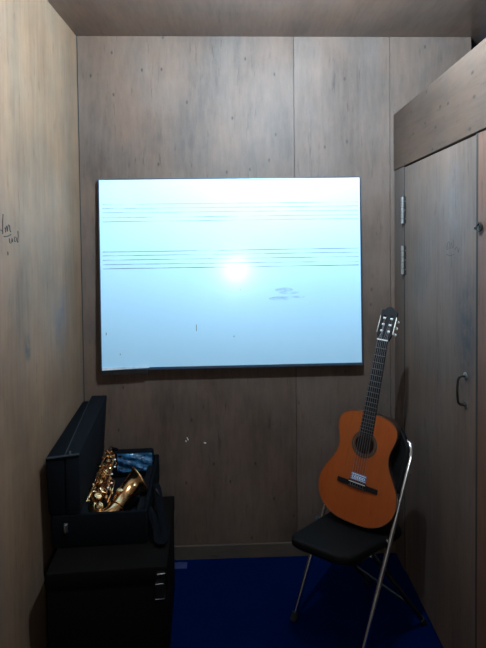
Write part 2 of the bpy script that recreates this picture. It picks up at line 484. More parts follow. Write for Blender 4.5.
hinge(1.640, 1.764); hinge(1.405, 1.540)
mb = MB()
mb.tube(smooth_path([(XR, 1.672, 1.106), (XR - 0.022, 1.672, 1.102), (XR - 0.028, 1.672, 1.08), (XR - 0.028, 1.672, 1.034), (XR - 0.022, 1.672, 1.012), (XR, 1.672, 1.008)], 5), 0.0042, 10)
h = mb.build('door_handle', 'handle_metal', door)
for z in (1.106, 1.008): MB().cyl((XR, 1.672, z), (XR - 0.003, 1.672, z), 0.013, 14).build('handle_rosette', 'steel', h)
mb = MB(); mb.ring((XR - 0.007, 1.562, 1.604), (1, 0, 0), 0.013, 0.0035)
mb.cyl((XR - 0.002, 1.562, 1.604), (XR - 0.010, 1.562, 1.604), 0.005)
mb.build('latch_ring', 'handle_metal', door)
MB().sphere((XR - 0.001, 1.607, 1.603), 0.006, (0.5, 1, 1)).build('latch_stud', 'dark_metal', door)
D = [[(1.84, 1.548), (1.83, 1.530), (1.82, 1.532), (1.825, 1.55), (1.81, 1.556), (1.80, 1.532)], [(1.79, 1.555), (1.78, 1.535), (1.77, 1.55), (1.775, 1.565)],
     [(1.76, 1.53), (1.745, 1.54), (1.735, 1.522), (1.725, 1.535)], [(1.835, 1.512), (1.80, 1.508), (1.77, 1.514)]]
strokes(door, 'pencil_scribble', D, XR, 0.0012, 0.0006)

# ceiling bulb just above the picture
LX, LY = 0.20, 1.33
t = thing('ceiling_lamp', 'bare white stick bulb hanging on a short cord under the plywood ceiling', 'lamp', at(LX, LY, ZC))
MB().cyl((0, 0, 0), (0, 0, -0.008), 0.040, 24).build('ceiling_rose', 'bone', t)
MB().cyl((0, 0, -0.008), (0, 0, -0.080), 0.004, 10).build('cord', 'bone', t)
MB().tube([(0, 0, -0.070), (0, 0, -0.082), (0, 0, -0.112)], [0.010, 0.021, 0.019], 20).build('lamp_holder', 'bone', t)
zb_ = -0.113                                      # corn-type bulb shaped to light sideways; opaque cap, unseen, added to dim lower room
t_ = bmesh.new()
ra = [t_.verts.new((0.017 * math.cos(2 * math.pi * k / 20), 0.017 * math.sin(2 * math.pi * k / 20), zb_)) for k in range(20)]
rb = [t_.verts.new((q.co.x, q.co.y, zb_ - 0.080)) for q in ra]
for k in range(20): t_.faces.new((ra[k], rb[k], rb[(k + 1) % 20], ra[(k + 1) % 20]))
bmesh.ops.recalc_face_normals(t_, faces=t_.faces)
mb = MB(); mb.merge(t_); bl = mb.build('bulb', 'bulb', t)
MB().tube([(0, 0, zb_ - 0.0805), (0, 0, zb_ - 0.0825), (0, 0, zb_ - 0.086)], [0.027, 0.028, 0.023], 28).build('dimming_cap', 'bone', bl)

# ================================================================== WHITEBOARD
A = math.atan(0.037)
BW, BH = 1.252, 0.898
tilt = math.radians(1.5)
cx = (-0.700 + 0.577) / 2
by = wy(cx, 0.0) - 0.012 - BH * math.sin(tilt)
bm4 = Matrix.Translation((cx + 0.002, by, 0.970)) @ Matrix.Rotation(A, 4, 'Z') @ Matrix.Rotation(-tilt, 4, 'X') @ Matrix.Rotation(math.radians(-0.15), 4, 'Y')
wb = thing('whiteboard', 'large white marker board with two faded music staves hung on plywood back wall', 'whiteboard', bm4)
MB().box((-BW / 2, -0.010, 0), (BW / 2, 0.0, BH)).build('panel', 'board', wb, smooth=False)
fw = 0.005
for lo, hi in (((-BW / 2 - fw, -0.013, -0.012), (-BW / 2, 0.001, BH + fw)), ((BW / 2, -0.013, -0.012), (BW / 2 + fw, 0.001, BH + fw)),
               ((-BW / 2, -0.013, BH), (BW / 2, 0.001, BH + fw)), ((-BW / 2, -0.013, -0.012), (BW / 2, 0.001, 0))):
    MB().box(lo, hi, 0.001).build('frame_rail', 'wh_frame', wb, smooth=False)
MB().hexa([(-BW / 2 + 0.002, -0.016, -0.011), (-BW / 2 + 0.225, -0.016, -0.002), (-BW / 2 + 0.225, -0.013, -0.002), (-BW / 2 + 0.002, -0.013, -0.011)],
          [(-BW / 2 + 0.002, -0.016, 0.004), (-BW / 2 + 0.225, -0.016, 0.004), (-BW / 2 + 0.225, -0.013, 0.004), (-BW / 2 + 0.002, -0.013, 0.004)]).build('edge_strip', 'wh_strip', wb, smooth=False)
MB().hexa([(-BW / 2 - 0.003, -0.006, -0.036), (-BW / 2 + 0.215, -0.006, -0.030), (-BW / 2 + 0.215, 0.004, -0.030), (-BW / 2 - 0.003, 0.004, -0.036)],
          [(-BW / 2 - 0.003, -0.006, -0.012), (-BW / 2 + 0.215, -0.006, -0.012), (-BW / 2 + 0.215, 0.004, -0.012), (-BW / 2 - 0.003, 0.004, -0.012)]).build('loose_edge_trim', 'dark_metal', wb, smooth=False)
def staff(zs, th):
    mb = MB()
    for (zl, zr) in zs:
        n = 24
        for i in range(n):
            xa = -BW / 2 + 0.012 + (BW - 0.02) * i / n; xb = -BW / 2 + 0.012 + (BW - 0.02) * (i + 1) / n
            za = zl + (zr - zl) * i / n + random.uniform(-1, 1) * 0.0004; zb = zl + (zr - zl) * (i + 1) / n
            mb.box((xa, -0.0104, min(za, zb) - th / 2), (xb, -0.0101, min(za, zb) + th / 2))
    return mb.build('music_staff', 'staff_ink', wb, smooth=False)
zb = 0.966
staff([(1.747 - zb, 1.746 - zb), (1.727 - zb, 1.727 - zb), (1.707 - zb, 1.706 - zb), (1.684 - zb, 1.684 - zb), (1.664 - zb, 1.666 - zb)], 0.0034)
staff([(1.520 - zb, 1.522 - zb), (1.502 - zb, 1.502 - zb), (1.481 - zb, 1.481 - zb), (1.460 - zb, 1.458 - zb), (1.440 - zb, 1.440 - zb)], 0.0034)
for (x, z, a, b) in ((0.19, 1.326, 0.045, 0.010), (0.17, 1.284, 0.055, 0.010), (0.235, 1.290, 0.06, 0.006), (0.215, 1.312, 0.05, 0.008)):
    x -= cx; z -= zb
    MB().outline([(x + a * math.cos(2 * math.pi * k / 20), z + b * math.sin(2 * math.pi * k / 20)) for k in range(20)], -0.0105 - x * 0.0004, -0.0101).build('eraser_smudge', 'smudge_ink', wb, smooth=False)
for (x, z, hh) in ((-0.235, 1.15, 0.016), (-0.055, 1.105, 0.004), (-0.02, 1.33, 0.004), (-0.665, 1.13, 0.008), (-0.60, 1.03, 0.004)):
    x -= cx; z -= zb
    MB().box((x - 0.0018, -0.0105, z - hh), (x + 0.0018, -0.0101, z + hh)).build('pen_mark', 'staff_ink', wb, smooth=False)

# ================================================================== DARK CHEST
ct = thing('wooden_chest', 'dark brown wooden chest on blue carpet under the saxophone case', 'chest', at(-0.710, 1.715, 0.0, math.radians(5)))
CWd, CD, CH = 0.425, 0.50, 0.41
MB().box((0.004, 0.004, 0.0), (CWd - 0.004, CD - 0.004, CH - 0.062), 0.004).build('body', 'chest', ct)
MB().box((0, 0, CH - 0.060), (CWd, CD, CH), 0.006).build('lid', 'chest', ct)
lt = MB().box((CWd - 0.045, -0.001, 0.29), (CWd - 0.008, 0.004, 0.345), 0.001).build('latch', 'handle_metal', ct)
MB().box((CWd - 0.042, -0.004, 0.352), (CWd - 0.010, 0.001, 0.392), 0.001).build('latch_keeper', 'handle_metal', lt)
for q in ([(CWd - 0.044, -0.008, 0.298), (CWd - 0.012, -0.008, 0.298), (CWd - 0.009, -0.008, 0.312)], [(CWd - 0.042, -0.008, 0.352), (CWd - 0.014, -0.008, 0.354)],
          [(CWd - 0.036, -0.008, 0.388), (CWd - 0.008, -0.008, 0.390)]):
    MB().tube(q, 0.0019, 8).build('latch_bar', 'chrome', lt)

# ================================================================== SAXOPHONE CASE (open)
KW, KD, KH = 0.358, 0.52, 0.127
kt = thing('saxophone_case', 'open black saxophone case on dark chest, lid standing against the left wall', 'case', at(-0.740, 1.858, 0.41, math.radians(4.5)))
tw = 0.018
MB().box((0.01, 0.01, 0.0), (KW - 0.01, KD - 0.01, 0.035), 0.006).build('base_pan', 'case_cloth', kt)
mb = MB()
mb.box((0, 0, 0.0), (KW, tw, KH), 0.006); mb.box((0, KD - tw, 0.0), (KW, KD, KH), 0.006)
mb.box((0, tw * 0.7, 0.0), (tw, KD - tw * 0.7, KH), 0.006); mb.box((KW - tw, tw * 0.7, 0.0), (KW, KD - tw * 0.7, KH), 0.006)
mb.build('base_wall', 'case_cloth', kt)
mb = MB()
mb.box((tw, tw, 0.036), (KW - tw, KD - tw, 0.046), 0.003)
mb.box((tw, tw, 0.046), (0.135, KD - tw, 0.118), 0.012)
mb.box((KW - 0.05, tw, 0.046), (KW - tw, KD - tw, 0.105), 0.010)
mb.build('lining', 'case_lining', kt)
# lid: deep shell standing on the left edge, inner rim a little taller and further right
lx0, lx1, lx2 = -0.030, 0.052, 0.108
mb = MB()
mb.hexa([(lx0 + 0.020, 0.0, KH + 0.001), (lx1, 0.0, KH + 0.001), (lx1 - 0.012, KD, KH + 0.001), (lx0 + 0.028, KD, KH + 0.001)],
        [(lx0 + 0.012, 0.0, 0.350), (lx1 + 0.002, 0.0, 0.350), (lx1 - 0.014, KD, 0.400), (lx0 + 0.028, KD, 0.400)], 0.008)
lid = mb.build('lid', 'case_cloth', kt)
mb = MB()
mb.hexa([(lx1 + 0.002, 0.0, KH + 0.001), (lx2, 0.0, KH + 0.001), (lx2 - 0.016, KD, KH + 0.001), (lx1 - 0.010, KD, KH + 0.001)],
        [(lx1 + 0.004, 0.0, 0.362), (lx2 + 0.002, 0.0, 0.362), (lx2 + 0.006, KD, 0.425), (lx1 - 0.012, KD, 0.425)], 0.006)
mb.build('lid_rim', 'case_lining', lid)
mb = MB()
mb.tube([(lx1 + 0.004, 0.004, 0.357), (lx1 - 0.012, KD - 0.005, 0.415)], 0.004, 8)
mb.tube([(lx0 + 0.016, -0.001, 0.349), (lx2 + 0.0, -0.001, 0.359)], 0.005, 8)
mb.build('lid_piping', 'case_trim', lid)
MB().box((lx1 + 0.02, -0.004, 0.355), (lx1 + 0.026, 0.003, 0.372), 0.001).build('zip_pull', 'steel', lid)
cl = MB().box((0.046, -0.005, 0.062), (0.062, 0.001, 0.098), 0.002).build('clasp', 'steel', kt)
MB().tube([(0.054, -0.007, 0.064), (0.054, -0.009, 0.080), (0.054, -0.006, 0.094)], 0.0035, 8).build('clasp_lever', 'chrome', cl)
# shoulder strap hanging off the right-hand end
mb = MB()
sp = smooth_path([(KW - 0.004, 0.24, 0.112), (KW + 0.018, 0.20, 0.122), (KW + 0.036, 0.14, 0.075), (KW + 0.052, 0.08, 0.035), (KW + 0.066, 0.02, 0.016), (KW + 0.058, -0.02, 0.016),
                  (KW + 0.040, -0.01, 0.020), (KW + 0.030, 0.02, 0.05), (KW + 0.014, 0.05, 0.085), (KW - 0.003, 0.07, 0.10)], 6)
mb.tube(sp, 0.016, 10, flat=0.28)
st = mb.build('shoulder_strap', 'webbing', kt)
MB().ring((KW + 0.024, 0.18, 0.108), (1, 0.3, 0.5), 0.014, 0.0028).build('strap_ring', 'dark_metal', st)
MB().tube([(KW + 0.004, 0.02, 0.09), (KW + 0.012, 0.02, 0.075), (KW + 0.012, 0.02, 0.03), (KW + 0.004, 0.02, 0.02)], 0.004, 8).build('side_handle', 'webbing', kt)

# black pouch with glossy blue plastic, standing at the far end inside the case
km = kt.matrix_world.copy()
pt = thing('accessory_pouch', 'black pouch with crinkled shiny blue plastic front behind the saxophone', 'pouch', km @ Matrix.Translation((0.125, 0.445, 0.047)))
MB().box((0, 0.01, 0), (0.211, 0.050, 0.125), 0.012, seg=3).build('pouch_body', 'case_cloth', pt)
t_ = bmesh.new(); bmesh.ops.create_grid(t_, x_segments=26, y_segments=18, size=0.5)
for v in t_.verts:
    u, q = v.co.x + 0.5, v.co.y + 0.5
    v.co = Vector((0.043 + u * 0.163, 0.006 - 0.006 * math.sin(u * 9 + q * 5) * math.sin(q * 8 + 1) - 0.006 * math.sin(math.pi * u) * math.sin(math.pi * q) + random.uniform(-0.0015, 0.0015), 0.03 + q * 0.085))
g = bmesh.ops.extrude_face_region(t_, geom=t_.faces[:])
for v in [e for e in g['geom'] if isinstance(e, bmesh.types.BMVert)]: v.co.y += 0.004
bmesh.ops.recalc_face_normals(t_, faces=t_.faces)
mb = MB(); mb.merge(t_); mb.build('plastic_sheet', 'blue_plastic', pt)
MB().tube(smooth_path([(0.02, 0.03, 0.118), (0.022, 0.02, 0.135), (0.036, 0.015, 0.138), (0.048, 0.03, 0.118)], 5), 0.006, 8).build('pouch_loop', 'webbing', pt)

# ================================================================== SAXOPHONE (authored in world space)
O = Vector((-0.56, 1.98, 0.458))
sx = thing('saxophone', 'gold lacquered alto saxophone lying in the open black case', 'saxophone', Matrix.Translation(O))
def sb(mb, name, mat, parent=None): return mb.build(name, mat, parent or sx, off=O)
Abot = Vector((-0.605, 1.965, 0.520)); Btop = Vector((-0.632, 2.30, 0.590))
ax = (Btop - Abot).normalized()
n_ = 14
mb = MB(); mb.tube([Abot.lerp(Btop, i / n_) for i in range(n_ + 1)], [0.028 - 0.016 * i / n_ for i in range(n_ + 1)], 20)
sb(mb, 'body_tube', 'brass_dark')
bow = smooth_path([tuple(Abot), (-0.603, 1.935, 0.510), (-0.587, 1.912, 0.502), (-0.563, 1.908, 0.500), (-0.537, 1.922, 0.503), (-0.520, 1.955, 0.510)], 5)
mb = MB(); mb.tube(bow, [0.028 + 0.006 * i / (len(bow) - 1) for i in range(len(bow))], 20); sb(mb, 'bow', 'brass')
bc = smooth_path([(-0.520, 1.955, 0.510), (-0.510, 1.99, 0.520), (-0.499, 2.02, 0.532), (-0.485, 2.045, 0.545), (-0.468, 2.063, 0.556), (-0.450, 2.076, 0.565)], 5)
br = smooth_path([(0.034,), (0.035,), (0.036,), (0.039,), (0.046,), (0.060,)], 5)
mb = MB(); mb.tube(bc, [b[0] for b in br], 30, caps=False)
bell = sb(mb, 'bell', 'brass')
so = bell.modifiers.new('thickness', 'SOLIDIFY'); so.thickness = 0.0016
d_ = (Vector(bc[-1]) - Vector(bc[-2])).normalized()
mb = MB(); mb.ring(bc[-1], d_, 0.060, 0.004, 40, 10); sb(mb, 'bell_rim', 'brass', None)
# ferrules
for f in (0.12, 0.55, 0.97):
    p = Abot.lerp(Btop, f); mb = MB(); mb.ring(p, ax, 0.029 - 0.016 * f, 0.003, 24, 8); sb(mb, 'ferrule', 'brass')
mb = MB(); mb.ring((-0.520, 1.955, 0.510), Vector(bc[1]) - Vector(bc[0]), 0.0355, 0.004, 24, 8); sb(mb, 'ferrule', 'brass')
# key cups over the body, bow and bell, their rods and posts
upv = (Vector((0.35, -0.35, 1)) - ax * Vector((0.35, -0.35, 1)).dot(ax)).normalized(); sd = ax.cross(upv)
def key_cup(c, nrm, r):
    c = Vector(c); nrm = Vector(nrm).normalized()
    mb = MB()
    mb.tube([c, c + nrm * 0.004, c + nrm * 0.0075, c + nrm * 0.0095], [r, r, r * 0.86, r * 0.3], 18)
    k = sb(mb, 'key_cup', 'brass')
    m2 = MB(); m2.ring(c + nrm * 0.008, nrm, r * 0.55, 0.0016, 18, 6); sb(m2, 'cup_ring', 'brass', k)
    return k
for i, f in enumerate((0.02, 0.15, 0.28, 0.40, 0.51, 0.62, 0.72, 0.82, 0.91)):
    p = Abot.lerp(Btop, f); R_ = 0.028 - 0.016 * f
    tw_ = 0.35 * math.sin(i * 2.1)
    nn = (upv * math.cos(tw_) + sd * math.sin(tw_)).normalized()
    key_cup(p + nn * (R_ + 0.006), nn, 0.017 - 0.008 * f)
for i, f in enumerate((0.08, 0.24, 0.42, 0.60)):
    p = Abot.lerp(Btop, f); R_ = 0.028 - 0.016 * f
    nn = (upv * 0.55 - sd * 0.85 * (1 if i % 2 else -1)).normalized()
    key_cup(p + nn * (R_ + 0.010), nn, 0.011 - 0.003 * f)
key_cup((-0.578, 1.922, 0.538), (0.1, -0.3, 1), 0.017)
key_cup((-0.515, 1.995, 0.560), (0.1, -0.2, 1), 0.014)
for s_, f0, f1, q in ((-0.9, 0.0, 0.95, 0.013), (0.9, 0.05, 0.9, 0.013), (-0.5, 0.1, 0.6, 0.020), (0.55, 0.2, 0.85, 0.020), (-1.4, 0.0, 0.7, 0.010)):
    a_ = Abot.lerp(Btop, f0); b_ = Abot.lerp(Btop, f1)
    nn = (upv * math.cos(s_) + sd * math.sin(s_)).normalized()
    P0 = a_ + nn * (0.028 - 0.016 * f0 + q); P1 = b_ + nn * (0.028 - 0.016 * f1 + q)
    mb = MB(); mb.tube([P0, P1], 0.0028, 8); rod = sb(mb, 'key_rod', 'brass')
    for k in range(4):
        f = f0 + (f1 - f0) * (0.05 + 0.3 * k); c0 = Abot.lerp(Btop, f) + nn * (0.026 - 0.016 * f); c1 = P0.lerp(P1, 0.05 + 0.3 * k)
        mb = MB(); mb.tube([c0, c0.lerp(c1, 0.7), c0.lerp(c1, 0.85), c1, c1 + (c1 - c0).normalized() * 0.004], [0.0025, 0.0025, 0.0046, 0.0046, 0.002], 8)
        sb(mb, 'rod_post', 'brass', rod)
for f, a_ in ((0.2, -0.2), (0.34, 0.15), (0.47, -0.1), (0.66, 0.2), (0.77, -0.1)):
    p = Abot.lerp(Btop, f); R_ = 0.028 - 0.016 * f
    nn = (upv * math.cos(a_ + 0.9) + sd * math.sin(a_ + 0.9)).normalized()
    mb = MB(); mb.sphere(p + nn * (R_ + 0.022), 0.0052, (1, 1, 0.6), 12, 8); sb(mb, 'pearl_button', 'pearl')
for i in range(22):                                # touch pieces and levers along the stack
    f = 0.02 + 0.93 * i / 21; a0 = -1.3 + 2.6 * random.random(); a1 = a0 + random.choice((-1, 1)) * random.uniform(0.5, 0.9)
    n0 = (upv * math.cos(a0) + sd * math.sin(a0)).normalized(); n1 = (upv * math.cos(a1) + sd * math.sin(a1)).normalized()
    p = Abot.lerp(Btop, f); q = Abot.lerp(Btop, min(1, f + random.uniform(-0.06, 0.08))); R_ = 0.028 - 0.016 * f
    P0 = p + n0 * (R_ + 0.012); P2 = q + n1 * (R_ + 0.016); P1 = (P0 + P2) / 2 + (n0 + n1) * 0.006
    mb = MB(); mb.tube([P0, P1, P2, P2 + (P2 - P1) * 0.25], [0.0022, 0.0028, 0.0045, 0.002], 8); sb(mb, 'key_lever', 'brass' if i % 3 else 'brass_dark')
mb = MB(); mb.tube(smooth_path([(-0.555, 1.955, 0.535), (-0.545, 1.99, 0.562), (-0.55, 2.05, 0.57), (-0.565, 2.09, 0.562), (-0.575, 2.10, 0.555)], 5), 0.0028, 8); sb(mb, 'key_guard', 'brass')
mb = MB(); mb.ring((-0.555, 2.02, 0.548), (1, 0.2, 0.2), 0.016, 0.003, 20, 8); sb(mb, 'body_brace', 'brass')

# ================================================================== FOLDING CHAIR
TH, SL, FWD = 0.599, 0.426, None
foot = Vector((0.380, 1.735))
# local frame: X = towards the far-left side (along the width), -Y = facing direction
F2 = Vector((-math.cos(TH), -math.sin(TH)))
rz = math.atan2(-F2.y, -F2.x) - math.pi / 2          # local +Y = -F
cht = thing('folding_chair', 'black folding chair with chromed tube frame standing before the door', 'chair', at(foot.x, foot.y, 0, rz))
# after rotation local +Y points backwards; local +X points to camera-right, so the far-left post is at -W
W_ = 0.345
ZTOP = 0.775
def post(b, z): return Vector((b, SL * z, z))
R0 = 0.0088
pts = [post(0, 0.012), post(0, 0.3), post(0, 0.6), post(0, ZTOP - 0.05)]
top = [post(-0.004, ZTOP - 0.025), post(-0.018, ZTOP - 0.006), post(-0.045, ZTOP)]
left = [(-W_ - p[0], p[1], p[2]) for p in [tuple(q) for q in (pts + top)]]
path = [tuple(q) for q in pts] + [tuple(q) for q in top] + [tuple(post(-W_ / 2, ZTOP + 0.002))] + left[::-1]
mb = MB(); mb.tube(path, R0, 14); fr = mb.build('frame_tube', 'chrome', cht)
for b in (0, -W_): MB().tube([post(b, 0.0), post(b, 0.03)], [0.0135, 0.0125], 14).build('foot_cap', 'rubber', fr)
# rear legs: from below the seat front back down to the floor
for b in (-0.024, -W_ + 0.024):
    p0 = Vector((b, 0.115, 0.405)); p1 = Vector((b, 0.42, 0.012))
    lg = MB().tube([p0, p0.lerp(p1, 0.5), p1], 0.0095, 12).build('rear_leg', 'dark_metal', cht)
    MB().tube([p1 + Vector((0, 0.009, -0.012)) , p1 + (p0 - p1) * 0.05], [0.0125, 0.012], 12).build('foot_cap', 'rubber', lg)
MB().tube([(-0.024, 0.345, 0.109), (-W_ + 0.024, 0.345, 0.109)], 0.006, 12).build('crossbar', 'dark_metal', cht)
# seat: rounded front
def rounded(pts, n=8):
    out = []
    k = len(pts)
    for i in range(k):
        x, y, r = pts[i]
        p = Vector((x, y)); a = Vector(pts[i - 1][:2]); b = Vector(pts[(i + 1) % k][:2])
        da = (a - p).normalized(); db = (b - p).normalized()
        for j in range(n + 1):
            t = j / n
            q = (p + da * r) * (1 - t) ** 2 + p * 2 * t * (1 - t) + (p + db * r) * t ** 2
            out.append((q.x, q.y))
    return out
ST = 0.448
so_ = rounded([(0.0, -0.035, 0.07), (-0.235, -0.120, 0.05), (-0.30, 0.30, 0.05), (-0.016, 0.30, 0.05)])
seat = MB().plate(so_, ST - 0.036, ST, 0.013).build('seat', 'vinyl', cht)
MB().plate([(x * 0.94 - 0.01, y * 0.94 + 0.012) for x, y in so_], ST - 0.044, ST - 0.0355).build('seat_pan', 'dark_metal', seat)
for b in (-0.006, -W_ + 0.006):
    MB().tube([(b, SL * 0.435, 0.435), (b + (-0.02 if b > -0.1 else 0.02), SL * 0.435, 0.435)], 0.008, 12).build('pivot_bolt', 'chrome', seat)
MB().sphere((-0.035, -0.008, ST - 0.043), 0.0075, (1, 1, 1)).build('seat_stud', 'chrome', seat)
MB().sphere((-0.018, 0.10, ST - 0.044), 0.006).build('seat_stud', 'chrome', seat)
# backrest: padded panel curved backwards between the posts
t_ = bmesh.new(); nx, nz = 18, 10
rows = []
zb0, zb1 = 0.575, ZTOP + 0.055
for j in range(nz + 1):
    row = []
    for i in range(nx + 1):
        u = i / nx; q = j / nz
        z = zb0 + (zb1 - zb0) * q
        edge = abs(2 * u - 1)
        if q > 0.5: z -= (q - 0.5) * 2 * (0.075 * edge ** 3)
        if q < 0.5: z += (0.5 - q) * 2 * (0.03 * edge ** 4)
        x = -0.006 - (W_ - 0.012) * u
        y = SL * z - 0.022 + 0.015 * math.sin(math.pi * u)
        row.append(t_.verts.new((x, y, z)))
    rows.append(row)
for a, b in zip(rows, rows[1:]):
    for i in range(nx): t_.faces.new((a[i], a[i + 1], b[i + 1], b[i]))
g = bmesh.ops.extrude_face_region(t_, geom=t_.faces[:])
for v in [e for e in g['geom'] if isinstance(e, bmesh.types.BMVert)]: v.co += Vector((0, 0.022, -0.008))
bmesh.ops.recalc_face_normals(t_, faces=t_.faces)
mb = MB(); mb.merge(t_); bk = mb.build('backrest', 'vinyl', cht)
bv = bk.modifiers.new('round', 'BEVEL'); bv.width = 0.006; bv.segments = 2; bv.limit_method = 'ANGLE'; bv.angle_limit = math.radians(50)
for b in (-0.004, -W_ + 0.004):
    MB().tube([(b, SL * 0.66 + 0.0, 0.66), (b, SL * 0.66 + 0.03, 0.655)], 0.006, 10).build('backrest_screw', 'chrome', bk)

# ================================================================== GUITAR
gu = Vector((0.2295, 0.1856, 0.9554)).normalized()
gn = Vector((-0.4981, -0.821, 0.2791)); gn = (gn - gu * gn.dot(gu)).normalized()
gr = gu.cross(gn)
GS = 0.858
gm = Matrix.Identity(4)
for i in range(3):
    gm[i][0] = gr[i]; gm[i][1] = -gn[i]; gm[i][2] = gu[i]
gm.translation = (0.402, 1.912, 0.471)
gt = thing('acoustic_guitar', 'orange-topped classical guitar with black headstock leaning on the folding chair', 'guitar', gm)
def gb(mb, name, mat, parent=None, **k):
    for v in mb.bm.verts: v.co *= GS
    return mb.build(name, mat, parent or gt, **k)
# body outline: half widths up the length (metres at full size)
prof = [(0.0, 0.0), (0.001, 0.035), (0.006, 0.075), (0.022, 0.118), (0.050, 0.153), (0.085, 0.175), (0.125, 0.184), (0.165, 0.180), (0.205, 0.164), (0.240, 0.144), (0.272, 0.128),
        (0.300, 0.120), (0.325, 0.1185), (0.355, 0.124), (0.385, 0.134), (0.415, 0.139), (0.440, 0.135), (0.462, 0.120), (0.478, 0.095), (0.486, 0.062), (0.489, 0.030), (0.490, 0.0)]
sm = smooth_path(prof, 4)
outl = [(max(0, h), a) for a, h in sm]
outl = outl + [(-h, a) for h, a in outl[-2:0:-1]]
def inset(pts, d):
    n = len(pts); res = []
    for i in range(n):
        a = Vector(pts[i - 1]); b = Vector(pts[(i + 1) % n]); tg = (b - a)
        tg = tg.normalized() if tg.length > 1e-9 else Vector((1, 0))
        nr = Vector((-tg.y, tg.x))
        res.append((pts[i][0] + nr.x * d, pts[i][1] + nr.y * d))
    return res
TD = 0.094
# sides and back
t_ = bmesh.new()
a = [t_.verts.new((x, 0.003, z)) for x, z in outl]; b = [t_.verts.new((x * (1), TD, z)) for x, z in outl]
n = len(outl)
for i in range(n): t_.faces.new((a[i], b[i], b[(i + 1) % n], a[(i + 1) % n]))
t_.faces.new(b)
bmesh.ops.recalc_face_normals(t_, faces=t_.faces)
mb = MB(); mb.merge(t_); gb(mb, 'body_shell', 'rosewood', angle=35)
# soundboard with a real round hole
HC, HR = 0.345, 0.0435
t_ = bmesh.new()
ov = [t_.verts.new((x, 0.0, z)) for x, z in outl]
oe = [t_.edges.new((ov[i], ov[(i + 1) % n])) for i in range(n)]
hv = [t_.verts.new((HR * math.cos(2 * math.pi * k / 48), 0.0, HC + HR * math.sin(2 * math.pi * k / 48))) for k in range(48)]
he = [t_.edges.new((hv[i], hv[(i + 1) % 48])) for i in range(48)]
bmesh.ops.triangle_fill(t_, use_beauty=True, use_dissolve=False, edges=oe + he)
for f in t_.faces:
    if f.normal.y > 0: f.normal_flip()
g = bmesh.ops.extrude_face_region(t_, geom=t_.faces[:])
for v in [e for e in g['geom'] if isinstance(e, bmesh.types.BMVert)]: v.co.y += 0.003
bmesh.ops.recalc_face_normals(t_, faces=t_.faces)
mb = MB(); mb.merge(t_); gb(mb, 'soundboard', 'spruce', smooth=False)
# binding
mb = MB(); ib = inset(outl, 0.0)
mb.tube([(x, -0.0005, z) for x, z in ib] + [(ib[0][0], -0.0005, ib[0][1])], 0.0020, 6); gb(mb, 'binding', 'neck_wood')
# rosette rings
def flat_ring(r0, r1, y0, y1, nseg=48):
    mb = MB(); t = bmesh.new()
    rows = []
    for k in range(nseg):
        c_, s_ = math.cos(2 * math.pi * k / nseg), math.sin(2 * math.pi * k / nseg)
        rows.append([t.verts.new((r * c_, y, HC + r * s_)) for r, y in ((r0, y1), (r0, y0), (r1, y0), (r1, y1))])
    for k in range(nseg):
        A_ = rows[k]; B_ = rows[(k + 1) % nseg]
        for j in range(4): t.faces.new((A_[j], B_[j], B_[(j + 1) % 4], A_[(j + 1) % 4]))
    bmesh.ops.recalc_face_normals(t, faces=t.faces); mb.merge(t); return mb
ro = gb(flat_ring(0.0440, 0.0600, -0.0008, 0.0), 'rosette', 'rosette_wood', smooth=False)
gb(flat_ring(0.0500, 0.0525, -0.0012, -0.0007), 'rosette_line', 'neck_wood', ro, smooth=False)
# bridge, tie block, saddle
mb = MB(); mb.box((-0.095, -0.006, 0.152), (0.095, 0.0, 0.174), 0.002); mb.box((-0.042, -0.010, 0.150), (0.042, -0.004, 0.180), 0.0015)
brd = gb(mb, 'bridge', 'ebony', smooth=False)
mb = MB(); mb.box((-0.038, -0.0125, 0.172), (0.038, -0.0095, 0.175)); gb(mb, 'saddle', 'bone', brd, smooth=False)
mb = MB(); mb.box((-0.038, -0.0115, 0.152), (0.038, -0.0098, 0.158)); gb(mb, 'tie_block_inlay', 'dark_metal', brd, smooth=False)
# small blue maker's sticker with white loops above the bridge
mb = MB(); mb.box((-0.036, -0.0012, 0.1825), (0.036, 0.0, 0.2125)); lb = gb(mb, 'sticker', 'label_blue', smooth=False)
mb = MB()
for k in range(5): mb.ring((-0.024 + 0.012 * k, -0.0014, 0.195), (0, 1, 0), 0.0052, 0.0016, 14, 6)
for k in range(4): mb.tube([(-0.018 + 0.012 * k - 0.004, -0.0014, 0.190), (-0.018 + 0.012 * k + 0.004, -0.0014, 0.200)], 0.0014, 6)
mb.box((-0.034, -0.0016, 0.2055), (0.034, -0.0010, 0.2095)); mb.box((-0.034, -0.0016, 0.184), (0.034, -0.0010, 0.1865))
gb(mb, 'sticker_print', 'label_white', lb)
